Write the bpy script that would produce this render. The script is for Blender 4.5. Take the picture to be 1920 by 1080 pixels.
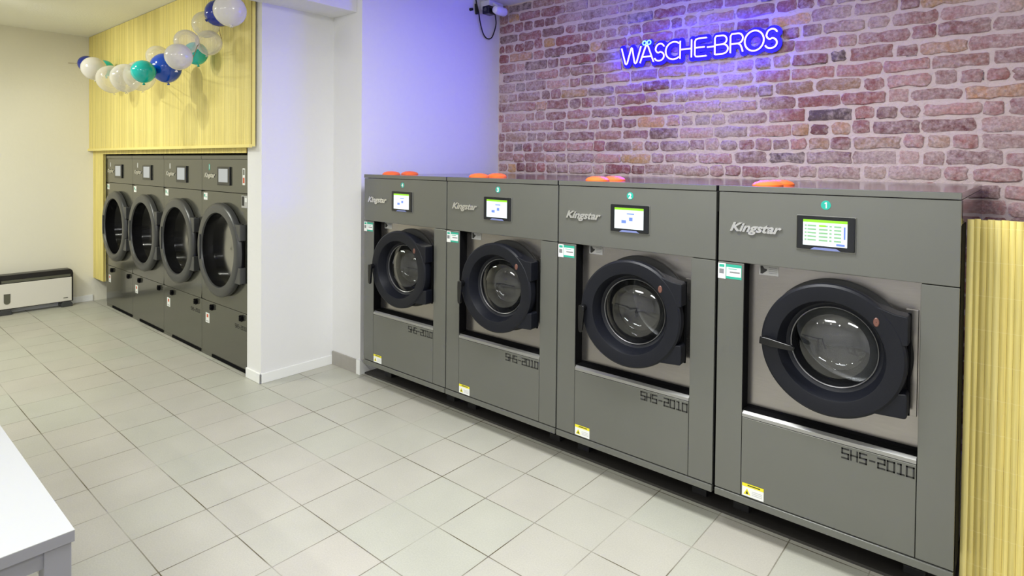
import bpy, bmesh, math, random
from mathutils import Vector, Matrix
random.seed(7)
for o in list(bpy.data.objects): bpy.data.objects.remove(o)
S = bpy.context.scene
COL = S.collection
PI = math.pi

# ------------------------------------------------------------------ camera
T = .3
F, CX, CY, YAW, PIT, ROL = 1116.03, 975.88, 327.28, -.696, .0169, .0104
cd = bpy.data.cameras.new('camera'); cam = bpy.data.objects.new('camera', cd); COL.objects.link(cam)
fw = Vector((math.sin(YAW)*math.cos(PIT), math.cos(YAW)*math.cos(PIT), -math.sin(PIT)))
rt = Vector((math.cos(YAW), -math.sin(YAW), 0)); up = rt.cross(fw)
r2 = math.cos(ROL)*rt + math.sin(ROL)*up; u2 = -math.sin(ROL)*rt + math.cos(ROL)*up
M = Matrix((r2, u2, -fw)).transposed().to_4x4(); M.translation = Vector((4.01748, -.55761, 1.59063))
cam.matrix_world = M
cd.sensor_width = 36; cd.lens = F/1920*36
cd.shift_x = (960-CX)/1920; cd.shift_y = (CY-540)/1920
cd.clip_start = .02
S.camera = cam

# ------------------------------------------------------------------ world, lights, exposure
w = bpy.data.worlds.new('world'); S.world = w; w.use_nodes = True
w.node_tree.nodes['Background'].inputs[0].default_value = (.8, .85, 1, 1)
w.node_tree.nodes['Background'].inputs[1].default_value = .3
S.view_settings.view_transform = 'Standard'; S.view_settings.look = 'None'
S.view_settings.exposure = 0.38; S.view_settings.gamma = 1; S.view_settings.use_curve_mapping = False

def area(name, loc, sx, sy, power, col, rot=(0, 0, 0)):
    l = bpy.data.lights.new(name, 'AREA'); l.shape = 'RECTANGLE'; l.size = sx; l.size_y = sy
    l.energy = power; l.color = col
    o = bpy.data.objects.new(name, l); o.location = loc; o.rotation_euler = rot; COL.objects.link(o); return o
def spot(name, loc, target, power, col, ang=70, rad=.03, blend=.5):
    l = bpy.data.lights.new(name, 'SPOT'); l.energy = power; l.color = col; l.spot_size = math.radians(ang)
    l.spot_blend = blend; l.shadow_soft_size = rad
    o = bpy.data.objects.new(name, l); o.location = loc
    o.rotation_euler = (Vector(target)-Vector(loc)).to_track_quat('-Z', 'Y').to_euler(); COL.objects.link(o); return o
area('ceiling_fill_light', (2.8, 1.15, 2.93), 1.2, .5, 64, (.985, 1, .99))  # unseen area lights added under the ceiling to brighten the room
area('ceiling_fill_light', (2.4, -1.9, 2.93), 1.2, .6, 56, (.985, 1, .99))
area('ceiling_fill_light', (4.9, -.9, 2.93), 1.2, .6, 46, (.985, 1, .99))
area('ceiling_fill_light', (-2.1, -1.0, 2.93), 1.2, .6, 70, (.985, 1, .90))
for i in range(4):
    spot('track_spot', (.4+i*1.0, -2.6, 2.75), (1.2+i*.8, 1.9, .8), 26, (1, .97, .92), 85, .03)
for x in (-3.0, -1.6):
    spot('wall_spot', (x+.4, .1, 2.9), (x, 1.5, 1.9), 26, (.985, .99, .88), 100, .03, .8)

# ------------------------------------------------------------------ materials
def lin(c):
    c = c/255.
    return c/12.92 if c <= .04045 else ((c+.055)/1.055)**2.4
def rgb(r, g, b): return (lin(r), lin(g), lin(b), 1)
MATS = {}
def mat(name, col, rough=.5, metal=0., emit=None, es=0., noise=0., nscale=8., bump=0., bscale=60., coat=0., aniso=None):
    if name in MATS: return MATS[name]
    m = bpy.data.materials.new(name); m.use_nodes = True; MATS[name] = m
    nt = m.node_tree; b = nt.nodes['Principled BSDF']
    b.inputs['Base Color'].default_value = col; b.inputs['Roughness'].default_value = rough
    b.inputs['Metallic'].default_value = metal; b.inputs['Coat Weight'].default_value = coat
    if emit: b.inputs['Emission Color'].default_value = emit; b.inputs['Emission Strength'].default_value = es
    tc = nt.nodes.new('ShaderNodeTexCoord')
    if noise or aniso:
        n = nt.nodes.new('ShaderNodeTexNoise'); n.inputs['Scale'].default_value = nscale; n.inputs['Detail'].default_value = 5
        src = tc.outputs['Object']
        if aniso:
            mp = nt.nodes.new('ShaderNodeMapping'); mp.inputs['Scale'].default_value = aniso
            nt.links.new(src, mp.inputs[0]); src = mp.outputs[0]
        nt.links.new(src, n.inputs['Vector'])
        mx = nt.nodes.new('ShaderNodeMix'); mx.data_type = 'RGBA'
        mx.inputs[6].default_value = tuple(c*(1-noise) for c in col[:3])+(1,)
        mx.inputs[7].default_value = tuple(min(1, c*(1+noise)) for c in col[:3])+(1,)
        nt.links.new(n.outputs[0], mx.inputs[0]); nt.links.new(mx.outputs[2], b.inputs['Base Color'])
    if bump:
        n2 = nt.nodes.new('ShaderNodeTexNoise'); n2.inputs['Scale'].default_value = bscale; n2.inputs['Detail'].default_value = 4
        bp = nt.nodes.new('ShaderNodeBump'); bp.inputs['Strength'].default_value = bump; bp.inputs['Distance'].default_value = .01
        nt.links.new(tc.outputs['Object'], n2.inputs['Vector']); nt.links.new(n2.outputs[0], bp.inputs['Height'])
        nt.links.new(bp.outputs[0], b.inputs['Normal'])
    return m
mat('plaster_white', rgb(226, 226, 225), .75, bump=.25, bscale=14)
mat('plaster_cream', rgb(230, 226, 210), .8, bump=.15, bscale=30)
mat('ceiling_white', rgb(238, 237, 228), .9, bump=.2, bscale=60)
mat('skirting_white', rgb(235, 236, 234), .45)
mat('skirting_tile', rgb(160, 156, 148), .4, noise=.1, nscale=20)
mat('machine_grey', rgb(108, 109, 104), .27, .45, noise=.05, nscale=5, coat=.2)
mat('machine_side', rgb(120, 118, 124), .06, .9)
mat('machine_top', rgb(118, 116, 124), .10, .85)
mat('edge_steel', rgb(160, 160, 158), .35, .7)
mat('brushed_steel', rgb(156, 152, 149), .22, .9, noise=.12, nscale=6, aniso=(3, 1, 60))
mat('dryer_grey', rgb(92, 92, 84), .17, .55, noise=.05, nscale=4, coat=.2)
mat('seam_black', rgb(12, 12, 14), .9)
MATS['seam_black'].node_tree.nodes['Principled BSDF'].inputs['Specular IOR Level'].default_value = .08
mat('navy_black', rgb(15, 17, 25), .45, bump=.06, bscale=250)
MATS['navy_black'].node_tree.nodes['Principled BSDF'].inputs['Specular IOR Level'].default_value = .28
mat('gloss_black', rgb(12, 12, 14), .12)
mat('door_grey', rgb(60, 61, 62), .3)
mat('drum_steel', rgb(150, 150, 148), .25, .9)
mat('rim_steel', rgb(120, 120, 122), .3, .8)
mat('gasket_grey', rgb(62, 62, 64), .4)
mat('rubber_black', rgb(20, 20, 21), .7)
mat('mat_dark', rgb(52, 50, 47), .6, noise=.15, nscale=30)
mat('emblem_chrome', rgb(215, 215, 215), .18, .9)
mat('emblem_shadow', rgb(70, 70, 68), .5)
mat('print_black', rgb(30, 30, 30), .5)
mat('print_grey', rgb(120, 122, 124), .6)
mat('sticker_white', rgb(226, 228, 226), .5)
mat('sticker_grey', rgb(176, 176, 174), .5)
mat('sticker_teal', rgb(40, 160, 135), .45)
mat('disc_teal', rgb(22, 158, 140), .4)
mat('sticker_yellow', rgb(226, 216, 40), .5)
mat('sticker_red', rgb(196, 80, 40), .5)
mat('orange_plastic', rgb(250, 112, 40), .4)
mat('mark_brown', rgb(104, 68, 58), .4)
mat('screen_bezel', rgb(16, 18, 22), .15)
mat('screen_rim', rgb(110, 120, 170), .3)
mat('display_white', (0, 0, 0, 1), .3, emit=rgb(235, 247, 250), es=1.0)
mat('display_green', (0, 0, 0, 1), .3, emit=rgb(150, 222, 40), es=1.0)
mat('display_row', (0, 0, 0, 1), .3, emit=rgb(150, 205, 150), es=.9)
mat('display_blue', (0, 0, 0, 1), .3, emit=rgb(120, 150, 230), es=.9)
mat('display_dim', (.02, .02, .02, 1), .2, emit=rgb(168, 172, 172), es=.8)
mat('table_white', rgb(176, 178, 177), .35)
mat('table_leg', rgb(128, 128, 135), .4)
mat('heater_white', rgb(224, 220, 210), .4)
mat('heater_black', rgb(26, 22, 20), .35)
mat('heater_window', rgb(92, 92, 78), .3)
mat('camera_white', rgb(225, 225, 232), .4)
mat('balloon_blue', rgb(0, 72, 190), .15, coat=.5)
mat('balloon_navy', rgb(14, 44, 150), .15, coat=.5)
mat('balloon_teal', rgb(0, 185, 175), .15, coat=.5)
mat('cord', rgb(150, 130, 90), .6)
mat('neon_tube', (.1, .1, .1, 1), .4, emit=(.0085, .0058, 1, 1), es=165)
mat('neon_ring', (.1, .1, .1, 1), .4, emit=(.25, .9, 1, 1), es=1.6)
mat('neon_housing', rgb(200, 200, 225), .4)

def pearl():
    m = bpy.data.materials.new('balloon_pearl'); m.use_nodes = True; nt = m.node_tree; MATS['balloon_pearl'] = m
    b = nt.nodes['Principled BSDF']; b.inputs['Base Color'].default_value = rgb(226, 222, 214); b.inputs['Roughness'].default_value = .18
    b.inputs['Coat Weight'].default_value = .4; b.inputs['Alpha'].default_value = .82
    m2 = m.copy(); m2.name = 'balloon_clear'; MATS['balloon_clear'] = m2
    for q, lo, hi in ((m, .72, .97), (m2, .22, .80)):
        t = q.node_tree; lw = t.nodes.new('ShaderNodeLayerWeight'); lw.inputs[0].default_value = .5
        mr = t.nodes.new('ShaderNodeMapRange'); mr.inputs[3].default_value = lo; mr.inputs[4].default_value = hi
        t.links.new(lw.outputs['Facing'], mr.inputs[0]); t.links.new(mr.outputs[0], t.nodes['Principled BSDF'].inputs['Alpha'])
pearl()

def glass(name, tint, gl, rough=.03):
    m = bpy.data.materials.new(name); m.use_nodes = True; nt = m.node_tree; MATS[name] = m
    nt.nodes.remove(nt.nodes['Principled BSDF']); out = nt.nodes['Material Output']
    t = nt.nodes.new('ShaderNodeBsdfTransparent'); t.inputs[0].default_value = tint
    g = nt.nodes.new('ShaderNodeBsdfGlossy'); g.inputs['Roughness'].default_value = rough; g.inputs['Color'].default_value = (.9, .9, .9, 1)
    lw = nt.nodes.new('ShaderNodeLayerWeight'); lw.inputs[0].default_value = .5; f = nt.nodes.new('ShaderNodeMath'); f.operation = 'POWER'; f.inputs[1].default_value = 4; nt.links.new(lw.outputs['Facing'], f.inputs[0])
    a = nt.nodes.new('ShaderNodeMath'); a.operation = 'ADD'; a.inputs[1].default_value = gl; a.use_clamp = True
    mx = nt.nodes.new('ShaderNodeMixShader')
    nt.links.new(f.outputs[0], a.inputs[0]); nt.links.new(a.outputs[0], mx.inputs[0])
    nt.links.new(t.outputs[0], mx.inputs[1]); nt.links.new(g.outputs[0], mx.inputs[2]); nt.links.new(mx.outputs[0], out.inputs[0])
glass('washer_glass', (.55, .56, .57, 1), .06)
glass('cover_glass', (.85, .86, .88, 1), .07, .02)
glass('dryer_glass', (.22, .22, .21, 1), .30, .12)

def tile_mat():
    m = bpy.data.materials.new('floor_tiles'); m.use_nodes = True; nt = m.node_tree; MATS['floor_tiles'] = m
    N, L = nt.nodes, nt.links; b = N['Principled BSDF']
    tc = N.new('ShaderNodeTexCoord')
    wn = N.new('ShaderNodeTexNoise'); wn.inputs['Scale'].default_value = 1.3
    wadd = N.new('ShaderNodeVectorMath'); wadd.operation = 'MULTIPLY_ADD'; wadd.inputs[1].default_value = (.006, .006, 0)
    L.new(tc.outputs['Object'], wn.inputs['Vector']); L.new(wn.outputs['Color'], wadd.inputs[0]); L.new(tc.outputs['Object'], wadd.inputs[2])
    off = N.new('ShaderNodeVectorMath'); off.operation = 'ADD'; off.inputs[1].default_value = (-.003, -.003, 0)
    L.new(wadd.outputs[0], off.inputs[0])
    br = N.new('ShaderNodeTexBrick'); br.offset = 0; br.squash = 1
    br.inputs['Scale'].default_value = 1; br.inputs['Brick Width'].default_value = .3; br.inputs['Row Height'].default_value = .3
    br.inputs['Mortar Size'].default_value = .0028; br.inputs['Mortar Smooth'].default_value = .3; br.inputs['Bias'].default_value = 0
    br.inputs['Color1'].default_value = rgb(181, 177.5, 167); br.inputs['Color2'].default_value = rgb(177, 177.5, 165); br.inputs['Mortar'].default_value = rgb(84, 74, 52)
    L.new(off.outputs[0], br.inputs['Vector'])
    sp = N.new('ShaderNodeTexNoise'); sp.inputs['Scale'].default_value = 160; sp.inputs['Detail'].default_value = 3
    L.new(tc.outputs['Object'], sp.inputs['Vector'])
    big = N.new('ShaderNodeTexNoise'); big.inputs['Scale'].default_value = 3.2; big.inputs['Detail'].default_value = 4
    L.new(tc.outputs['Object'], big.inputs['Vector'])
    # grout strength varies along the joints
    gn = N.new('ShaderNodeTexNoise'); gn.inputs['Scale'].default_value = 2.1; gn.inputs['Detail'].default_value = 3
    L.new(tc.outputs['Object'], gn.inputs['Vector'])
    gr = N.new('ShaderNodeMapRange'); gr.inputs[1].default_value = .36; gr.inputs[2].default_value = .60; gr.inputs[3].default_value = .15; gr.inputs[4].default_value = 1
    L.new(gn.outputs[0], gr.inputs[0])
    base = N.new('ShaderNodeTexBrick'); base.offset = 0
    for k in ('Scale', 'Brick Width', 'Row Height'): base.inputs[k].default_value = br.inputs[k].default_value
    base.inputs['Mortar Size'].default_value = 0; base.inputs['Color1'].default_value = br.inputs['Color1'].default_value; base.inputs['Color2'].default_value = br.inputs['Color2'].default_value
    base.inputs['Mortar'].default_value = rgb(178, 177, 166)
    L.new(off.outputs[0], base.inputs['Vector'])
    mx = N.new('ShaderNodeMix'); mx.data_type = 'RGBA'; L.new(gr.outputs[0], mx.inputs[0]); L.new(base.outputs['Color'], mx.inputs[6]); L.new(br.outputs['Color'], mx.inputs[7])
    r1 = N.new('ShaderNodeMapRange'); r1.inputs[1].default_value = .3; r1.inputs[2].default_value = .7; r1.inputs[3].default_value = .93; r1.inputs[4].default_value = 1.05
    L.new(sp.outputs[0], r1.inputs[0])
    rb = N.new('ShaderNodeMapRange'); rb.inputs[1].default_value = .3; rb.inputs[2].default_value = .7; rb.inputs[3].default_value = .95; rb.inputs[4].default_value = 1.04
    L.new(big.outputs[0], rb.inputs[0])
    mu = N.new('ShaderNodeMath'); mu.operation = 'MULTIPLY'; L.new(r1.outputs[0], mu.inputs[0]); L.new(rb.outputs[0], mu.inputs[1])
    sc = N.new('ShaderNodeVectorMath'); sc.operation = 'SCALE'; L.new(mx.outputs[2], sc.inputs[0]); L.new(mu.outputs[0], sc.inputs['Scale'])
    L.new(sc.outputs[0], b.inputs['Base Color']); b.inputs['Roughness'].default_value = .42
    bp = N.new('ShaderNodeBump'); bp.inputs['Strength'].default_value = .3; bp.inputs['Distance'].default_value = .002; bp.invert = True
    L.new(br.outputs['Fac'], bp.inputs['Height']); L.new(bp.outputs[0], b.inputs['Normal'])
tile_mat()

def attr_mat(name, kind):
    m = bpy.data.materials.new(name); m.use_nodes = True; nt = m.node_tree; MATS[name] = m
    N, L = nt.nodes, nt.links; b = N['Principled BSDF']; tc = N.new('ShaderNodeTexCoord')
    at = N.new('ShaderNodeAttribute'); at.attribute_name = 'tone'
    if kind == 'brick':
        n1 = N.new('ShaderNodeTexNoise'); n1.inputs['Scale'].default_value = 26; n1.inputs['Detail'].default_value = 6; n1.inputs['Roughness'].default_value = .7
        n2 = N.new('ShaderNodeTexNoise'); n2.inputs['Scale'].default_value = 1.5; n2.inputs['Detail'].default_value = 3
        for n in (n1, n2): L.new(tc.outputs['Object'], n.inputs['Vector'])
        ad = N.new('ShaderNodeMath'); ad.operation = 'MULTIPLY_ADD'; ad.inputs[1].default_value = .9; L.new(n2.outputs[0], ad.inputs[0]); L.new(n1.outputs[0], ad.inputs[2])
        mr = N.new('ShaderNodeMapRange'); mr.inputs[1].default_value = .80; mr.inputs[2].default_value = 1.08; mr.inputs[3].default_value = .04; mr.inputs[4].default_value = .78
        L.new(ad.outputs[0], mr.inputs[0])
        mx = N.new('ShaderNodeMix'); mx.data_type = 'RGBA'; L.new(mr.outputs[0], mx.inputs[0]); L.new(at.outputs['Color'], mx.inputs[6]); mx.inputs[7].default_value = rgb(200, 180, 178)
        n3 = N.new('ShaderNodeTexNoise'); n3.inputs['Scale'].default_value = 70; n3.inputs['Detail'].default_value = 5; L.new(tc.outputs['Object'], n3.inputs['Vector'])
        r3 = N.new('ShaderNodeMapRange'); r3.inputs[1].default_value = .3; r3.inputs[2].default_value = .7; r3.inputs[3].default_value = .72; r3.inputs[4].default_value = 1.2; L.new(n3.outputs[0], r3.inputs[0])
        sc = N.new('ShaderNodeVectorMath'); sc.operation = 'SCALE'; L.new(mx.outputs[2], sc.inputs[0]); L.new(r3.outputs[0], sc.inputs['Scale'])
        L.new(sc.outputs[0], b.inputs['Base Color']); b.inputs['Roughness'].default_value = .85
        bp = N.new('ShaderNodeBump'); bp.inputs['Strength'].default_value = .8; bp.inputs['Distance'].default_value = .012; L.new(n1.outputs[0], bp.inputs['Height']); L.new(bp.outputs[0], b.inputs['Normal'])
    else:
        wv = N.new('ShaderNodeTexNoise'); wv.inputs['Scale'].default_value = 30; mp = N.new('ShaderNodeMapping'); mp.inputs['Scale'].default_value = (6, 1, .12)
        L.new(tc.outputs['Object'], mp.inputs[0]); L.new(mp.outputs[0], wv.inputs['Vector'])
        r3 = N.new('ShaderNodeMapRange'); r3.inputs[1].default_value = .3; r3.inputs[2].default_value = .7; r3.inputs[3].default_value = .88; r3.inputs[4].default_value = 1.1; L.new(wv.outputs[0], r3.inputs[0])
        sx = N.new('ShaderNodeSeparateXYZ'); L.new(tc.outputs['Object'], sx.inputs[0])
        md = N.new('ShaderNodeMath'); md.operation = 'FRACT'; dv = N.new('ShaderNodeMath'); dv.operation = 'DIVIDE'; dv.inputs[1].default_value = .125
        L.new(sx.outputs['Z'], dv.inputs[0]); L.new(dv.outputs[0], md.inputs[0])
        lt = N.new('ShaderNodeMath'); lt.operation = 'LESS_THAN'; lt.inputs[1].default_value = .02; L.new(md.outputs[0], lt.inputs[0])
        mx = N.new('ShaderNodeMix'); mx.data_type = 'RGBA'; ml = N.new('ShaderNodeMath'); ml.operation = 'MULTIPLY'; ml.inputs[1].default_value = .35 if kind == 'cane' else .12
        L.new(lt.outputs[0], ml.inputs[0]); L.new(ml.outputs[0], mx.inputs[0]); L.new(at.outputs['Color'], mx.inputs[6]); mx.inputs[7].default_value = rgb(245, 232, 170)
        sc = N.new('ShaderNodeVectorMath'); sc.operation = 'SCALE'; L.new(mx.outputs[2], sc.inputs[0]); L.new(r3.outputs[0], sc.inputs['Scale'])
        L.new(sc.outputs[0], b.inputs['Base Color']); b.inputs['Roughness'].default_value = .5
attr_mat('old_brick', 'brick'); attr_mat('bamboo_cane', 'cane'); attr_mat('bamboo_mat', 'fine')
mat('mortar', rgb(208, 190, 188), .95, noise=.10, nscale=30, bump=1.0, bscale=40)

# ------------------------------------------------------------------ mesh helpers
class MB:
    def __init__(s): s.v = []; s.f = []; s.mi = []; s.c = None; s.m = 0
    def add(s, vs, fs):
        n = len(s.v); s.v += [tuple(p) for p in vs]
        for f in fs: s.f.append(tuple(i+n for i in f)); s.mi.append(s.m)
        return s
    def box(s, x0, x1, y0, y1, z0, z1):
        vs = [(x, y, z) for x in (x0, x1) for y in (y0, y1) for z in (z0, z1)]
        return s.add(vs, [(0, 1, 3, 2), (4, 6, 7, 5), (0, 4, 5, 1), (2, 3, 7, 6), (0, 2, 6, 4), (1, 5, 7, 3)])
    def prism(s, pts, y0, y1):      # polygon in xz, counter-clockwise seen from -y
        n = len(pts); vs = [(x, y0, z) for x, z in pts]+[(x, y1, z) for x, z in pts]
        return s.add(vs, [tuple(range(n)), tuple(range(2*n-1, n-1, -1))]+[(i, i+n, (i+1) % n+n, (i+1) % n) for i in range(n)])
    def prismx(s, pts, x0, x1):     # polygon in yz
        n = len(pts); vs = [(x0, y, z) for y, z in pts]+[(x1, y, z) for y, z in pts]
        return s.add(vs, [tuple(range(n-1, -1, -1)), tuple(range(n, 2*n))]+[(i, (i+1) % n, (i+1) % n+n, i+n) for i in range(n)])
    def lathe(s, prof, cx=0, cy=0, cz=0, n=64, axis='y', closed=False):
        vs = []
        for r, h in prof:
            for k in range(n):
                a = 2*PI*k/n
                if axis == 'y': vs.append((cx+r*math.cos(a), cy+h, cz+r*math.sin(a)))
                elif axis == 'z': vs.append((cx+r*math.cos(a), cy+r*math.sin(a), cz+h))
                else: vs.append((cx+h, cy+r*math.cos(a), cz+r*math.sin(a)))
        fs = []; m = len(prof)
        for i in range(m if closed else m-1):
            j = (i+1) % m
            for k in range(n):
                k2 = (k+1) % n; fs.append((i*n+k, j*n+k, j*n+k2, i*n+k2))
        return s.add(vs, fs)
    def disc(s, r, cx, y, cz, n=48): return s.add([(cx+r*math.cos(2*PI*k/n), y, cz+r*math.sin(2*PI*k/n)) for k in range(n)], [tuple(range(n))])
    def tube(s, pts, r, n=10, closed=False):
        P = [Vector(p) for p in pts]; m = len(P); rings = []; prev = None
        for i in range(m):
            if closed: d = (P[(i+1) % m]-P[i-1])
            else: d = P[min(i+1, m-1)]-P[max(i-1, 0)]
            d.normalize()
            if prev is None:
                a = Vector((0, 1, 0)) if abs(d.y) < .9 else Vector((1, 0, 0)); nrm = (a-d*a.dot(d)).normalized()
            else: nrm = (prev-d*prev.dot(d)).normalized()
            prev = nrm; b = d.cross(nrm)
            rr = r[i] if isinstance(r, (list, tuple)) else r
            rings.append([P[i]+nrm*rr*math.cos(2*PI*k/n)+b*rr*math.sin(2*PI*k/n) for k in range(n)])
        vs = [p for q in rings for p in q]; fs = []
        for i in range(m if closed else m-1):
            j = (i+1) % m
            for k in range(n): k2 = (k+1) % n; fs.append((i*n+k, i*n+k2, j*n+k2, j*n+k))
        if not closed: fs.append(tuple(range(n-1, -1, -1))); fs.append(tuple((m-1)*n+k for k in range(n)))
        return s.add(vs, fs)
    def build(s, name, m, parent=None, smooth=False, bevel=0, loc=None, rot=None, seg=2, scale=None):
        me = bpy.data.meshes.new(name); me.from_pydata(s.v, [], s.f)
        ms = m if isinstance(m, (list, tuple)) else [m]
        for q in ms: me.materials.append(MATS[q])
        if len(ms) > 1: me.polygons.foreach_set('material_index', s.mi)
        bm = bmesh.new(); bm.from_mesh(me); bmesh.ops.recalc_face_normals(bm, faces=bm.faces); bm.to_mesh(me); bm.free()
        if s.c:
            a = me.color_attributes.new('tone', 'FLOAT_COLOR', 'POINT')
            for i, c in enumerate(s.c): a.data[i].color = c
        if smooth:
            for p in me.polygons: p.use_smooth = True
        o = bpy.data.objects.new(name, me); COL.objects.link(o)
        if parent: o.parent = parent
        if loc: o.location = loc
        if rot: o.rotation_euler = rot
        if scale: o.scale = scale
        if smooth and smooth != 'all': me.set_sharp_from_angle(angle=math.radians(35))
        if bevel:
            b = o.modifiers.new('bevel', 'BEVEL'); b.width = bevel; b.segments = seg; b.limit_method = 'ANGLE'
            b.harden_normals = False
        return o
def thing(name, label, cat, loc=(0, 0, 0), rz=0, group=None):
    o = bpy.data.objects.new(name, None); COL.objects.link(o); o.location = loc; o.rotation_euler = (0, 0, rz)
    o.empty_display_size = .1; return tag(o, label, cat, group)
def tag(o, label=None, cat=None, group=None):
    if label: o['label'] = label
    if cat: o['category'] = cat
    if group: o['group'] = group
    return o
def struct(name, mb, m, **k):
    o = mb.build(name, m, **k); o['kind'] = 'structure'; return o
def text_mb(txt, size, bold=0., shear=0., ext=.001, mbx=None, width=None):
    cu = bpy.data.curves.new('t', 'FONT'); cu.body = txt; cu.size = size; cu.offset = bold; cu.shear = shear; cu.extrude = ext; cu.resolution_u = 3
    ob = bpy.data.objects.new('t', cu); COL.objects.link(ob)
    dg = bpy.context.evaluated_depsgraph_get(); me = bpy.data.meshes.new_from_object(ob.evaluated_get(dg))
    vs = [v.co.copy() for v in me.vertices]; fs = [tuple(p.vertices) for p in me.polygons]
    bpy.data.objects.remove(ob); bpy.data.curves.remove(cu); bpy.data.meshes.remove(me)
    x0 = min(v.x for v in vs); x1 = max(v.x for v in vs); y0 = min(v.y for v in vs)
    k = (width/(x1-x0)) if width else 1
    out = MB(); out.add([((v.x-x0)*k, -v.z, v.y) for v in vs], fs); return out, (x1-x0)*k
def shift(mb, dx, dy, dz):
    mb.v = [(x+dx, y+dy, z+dz) for x, y, z in mb.v]; return mb

# ------------------------------------------------------------------ room
XW, XP, XL = -4.0, -.12, .25        # left wall, pillar side face, lilac return wall
YB = 3.62                            # brick wall plane
struct('floor', MB().box(-4.2, 6.7, -4.2, 3.9, -.1, 0), 'floor_tiles')
struct('wall_left', MB().box(XW-.15, XW, -4.2, 1.47, 0, 3.1), 'plaster_cream')
struct('baseboard_left', MB().box(XW, XW+.015, -4.0, 1.50, 0, .07), 'skirting_white', bevel=.003)
struct('wall_rear', MB().box(XW-.15, 6.7, -4.15, -4.0, 0, 3.1), 'plaster_white')
struct('wall_right', MB().box(6.5, 6.65, -4.0, 3.9, 0, 3.1), 'plaster_white')
struct('wall_back', MB().box(XW-.15, -.33, 2.75, 2.85, 0, 3.1), 'plaster_cream')
struct('wall_alcove', MB().box(XW-.15, XW, 1.47, 2.75, 0, 3.1), 'plaster_cream')
# pillar, column and return wall beside the machines
struct('wall_pillar', MB().box(-.33, XP, 1.515, 2.095, 0, 3.1).box(-.33, XL, 2.095, 3.9, 0, 3.1), 'plaster_white')
struct('baseboard_pillar', MB().box(-.33, XP+.012, 1.503, 1.515, 0, .072).box(XP, XP+.012, 1.503, 2.095, 0, .072), 'skirting_white', bevel=.003)
struct('baseboard_column', MB().box(XP+.012, .215, 2.083, 2.095, 0, .105), 'skirting_tile', bevel=.001)
struct('baseboard_return', MB().box(.215, .25, 2.083, 2.095, 0, .11).prismx([(2.083, 0), (2.19, 0), (2.095, .11), (2.083, .11)], .25, .262), 'skirting_white')
struct('ceiling', MB().box(XW-.15, XP, -4.2, 2.85, 2.965, 3.2).box(XP, 6.7, -4.2, 3.9, 3.065, 3.2), 'ceiling_white')
struct('trim_beam', MB().box(XP-.02, .185, -4.0, 2.095, 2.722, 3.07), 'plaster_white', bevel=.004)

# brick wall
def brick_wall():
    mb = MB(); mb.c = []; ch = .0915; z = -.03; x0, x1 = .262, 6.5
    pal = [(146, 98, 94), (134, 84, 84), (152, 108, 102), (162, 124, 118), (148, 110, 108), (134, 94, 94), (158, 122, 112), (170, 138, 130), (130, 104, 102), (150, 104, 100), (176, 146, 112)]
    row = 0
    while z < 3.06:
        x = x0-random.uniform(0, .2); h = ch-.018
        mode = row % 2
        while x < x1:
            if mode == 0: L = .255 if random.random() < .72 else .118
            else: L = .118 if random.random() < .7 else .255
            L *= random.uniform(.9, 1.1)
            j = random.uniform(.010, .022)
            a, b = x, x+L-j; zz = z+random.uniform(-.004, .004); hh = h*random.uniform(.88, 1.06)
            if a < x0: a = x0
            if b-a > .03:
                d = random.uniform(.003, .013); r = random.uniform(.006, .016)
                J = lambda s=.007: random.uniform(-s, s)
                c = pal[int(random.random()**1.1*len(pal)) % len(pal)]; g = random.uniform(.84, 1.12)
                if random.random() < .03: c = (98, 86, 88)
                elif random.random() < .03: c = (186, 158, 104)
                c = (c[0]*1.02, c[1]*.93, c[2]*.94)
                col = tuple(lin(min(255, q*g)) for q in c)+(1,)
                nseg = max(1, int((b-a)/.06))
                out = [(a, zz+r), (a+r, zz)]+[(a+(b-a)*k/(nseg+1), zz+J()) for k in range(1, nseg+1)]+[(b-r, zz), (b, zz+r), (b+J(), zz+hh/2), (b, zz+hh-r), (b-r, zz+hh)]
                out += [(b-(b-a)*k/(nseg+1), zz+hh+J()) for k in range(1, nseg+1)]+[(a+r, zz+hh), (a, zz+hh-r), (a+J(), zz+hh/2)]
                out = [(max(x0-.01, px+J(.004)), pz+J(.004)) for px, pz in out]
                cx = (a+b)/2; cz = zz+hh/2; n = len(out)
                inn = [(px+(cx-px)*min(.5, .007/max(.02, abs(cx-px)+.001)), pz+(cz-pz)*.14) for px, pz in out]
                vs = [(px, YB+.004, pz) for px, pz in out]+[(px, YB-d*.55, pz) for px, pz in out]+[(px, YB-d+J(.0015), pz) for px, pz in inn]+[(cx, YB-d-.001, cz)]
                if random.random() < .22:      # open joint beside or under the brick, its shade painted as a dark strip
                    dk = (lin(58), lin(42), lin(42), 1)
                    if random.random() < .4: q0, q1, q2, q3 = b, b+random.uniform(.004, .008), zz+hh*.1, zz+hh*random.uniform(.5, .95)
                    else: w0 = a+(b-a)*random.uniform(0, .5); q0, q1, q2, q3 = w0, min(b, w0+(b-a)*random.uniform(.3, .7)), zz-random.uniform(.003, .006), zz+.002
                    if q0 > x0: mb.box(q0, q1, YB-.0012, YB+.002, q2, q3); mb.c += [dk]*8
                fs = []
                for i in range(n):
                    k = (i+1) % n
                    fs += [(i, k, n+k, n+i), (n+i, n+k, 2*n+k, 2*n+i), (2*n+i, 2*n+k, 3*n)]
                mb.add(vs, fs); mb.c += [col]*len(vs)
            x += L
        z += ch*random.uniform(.985, 1.015); row += 1
    wall = struct('wall_brick', MB().box(.25, 6.5, YB, YB+.2, 0, 3.1), 'mortar')
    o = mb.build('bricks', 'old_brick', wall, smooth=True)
    return wall
brick_wall()

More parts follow.
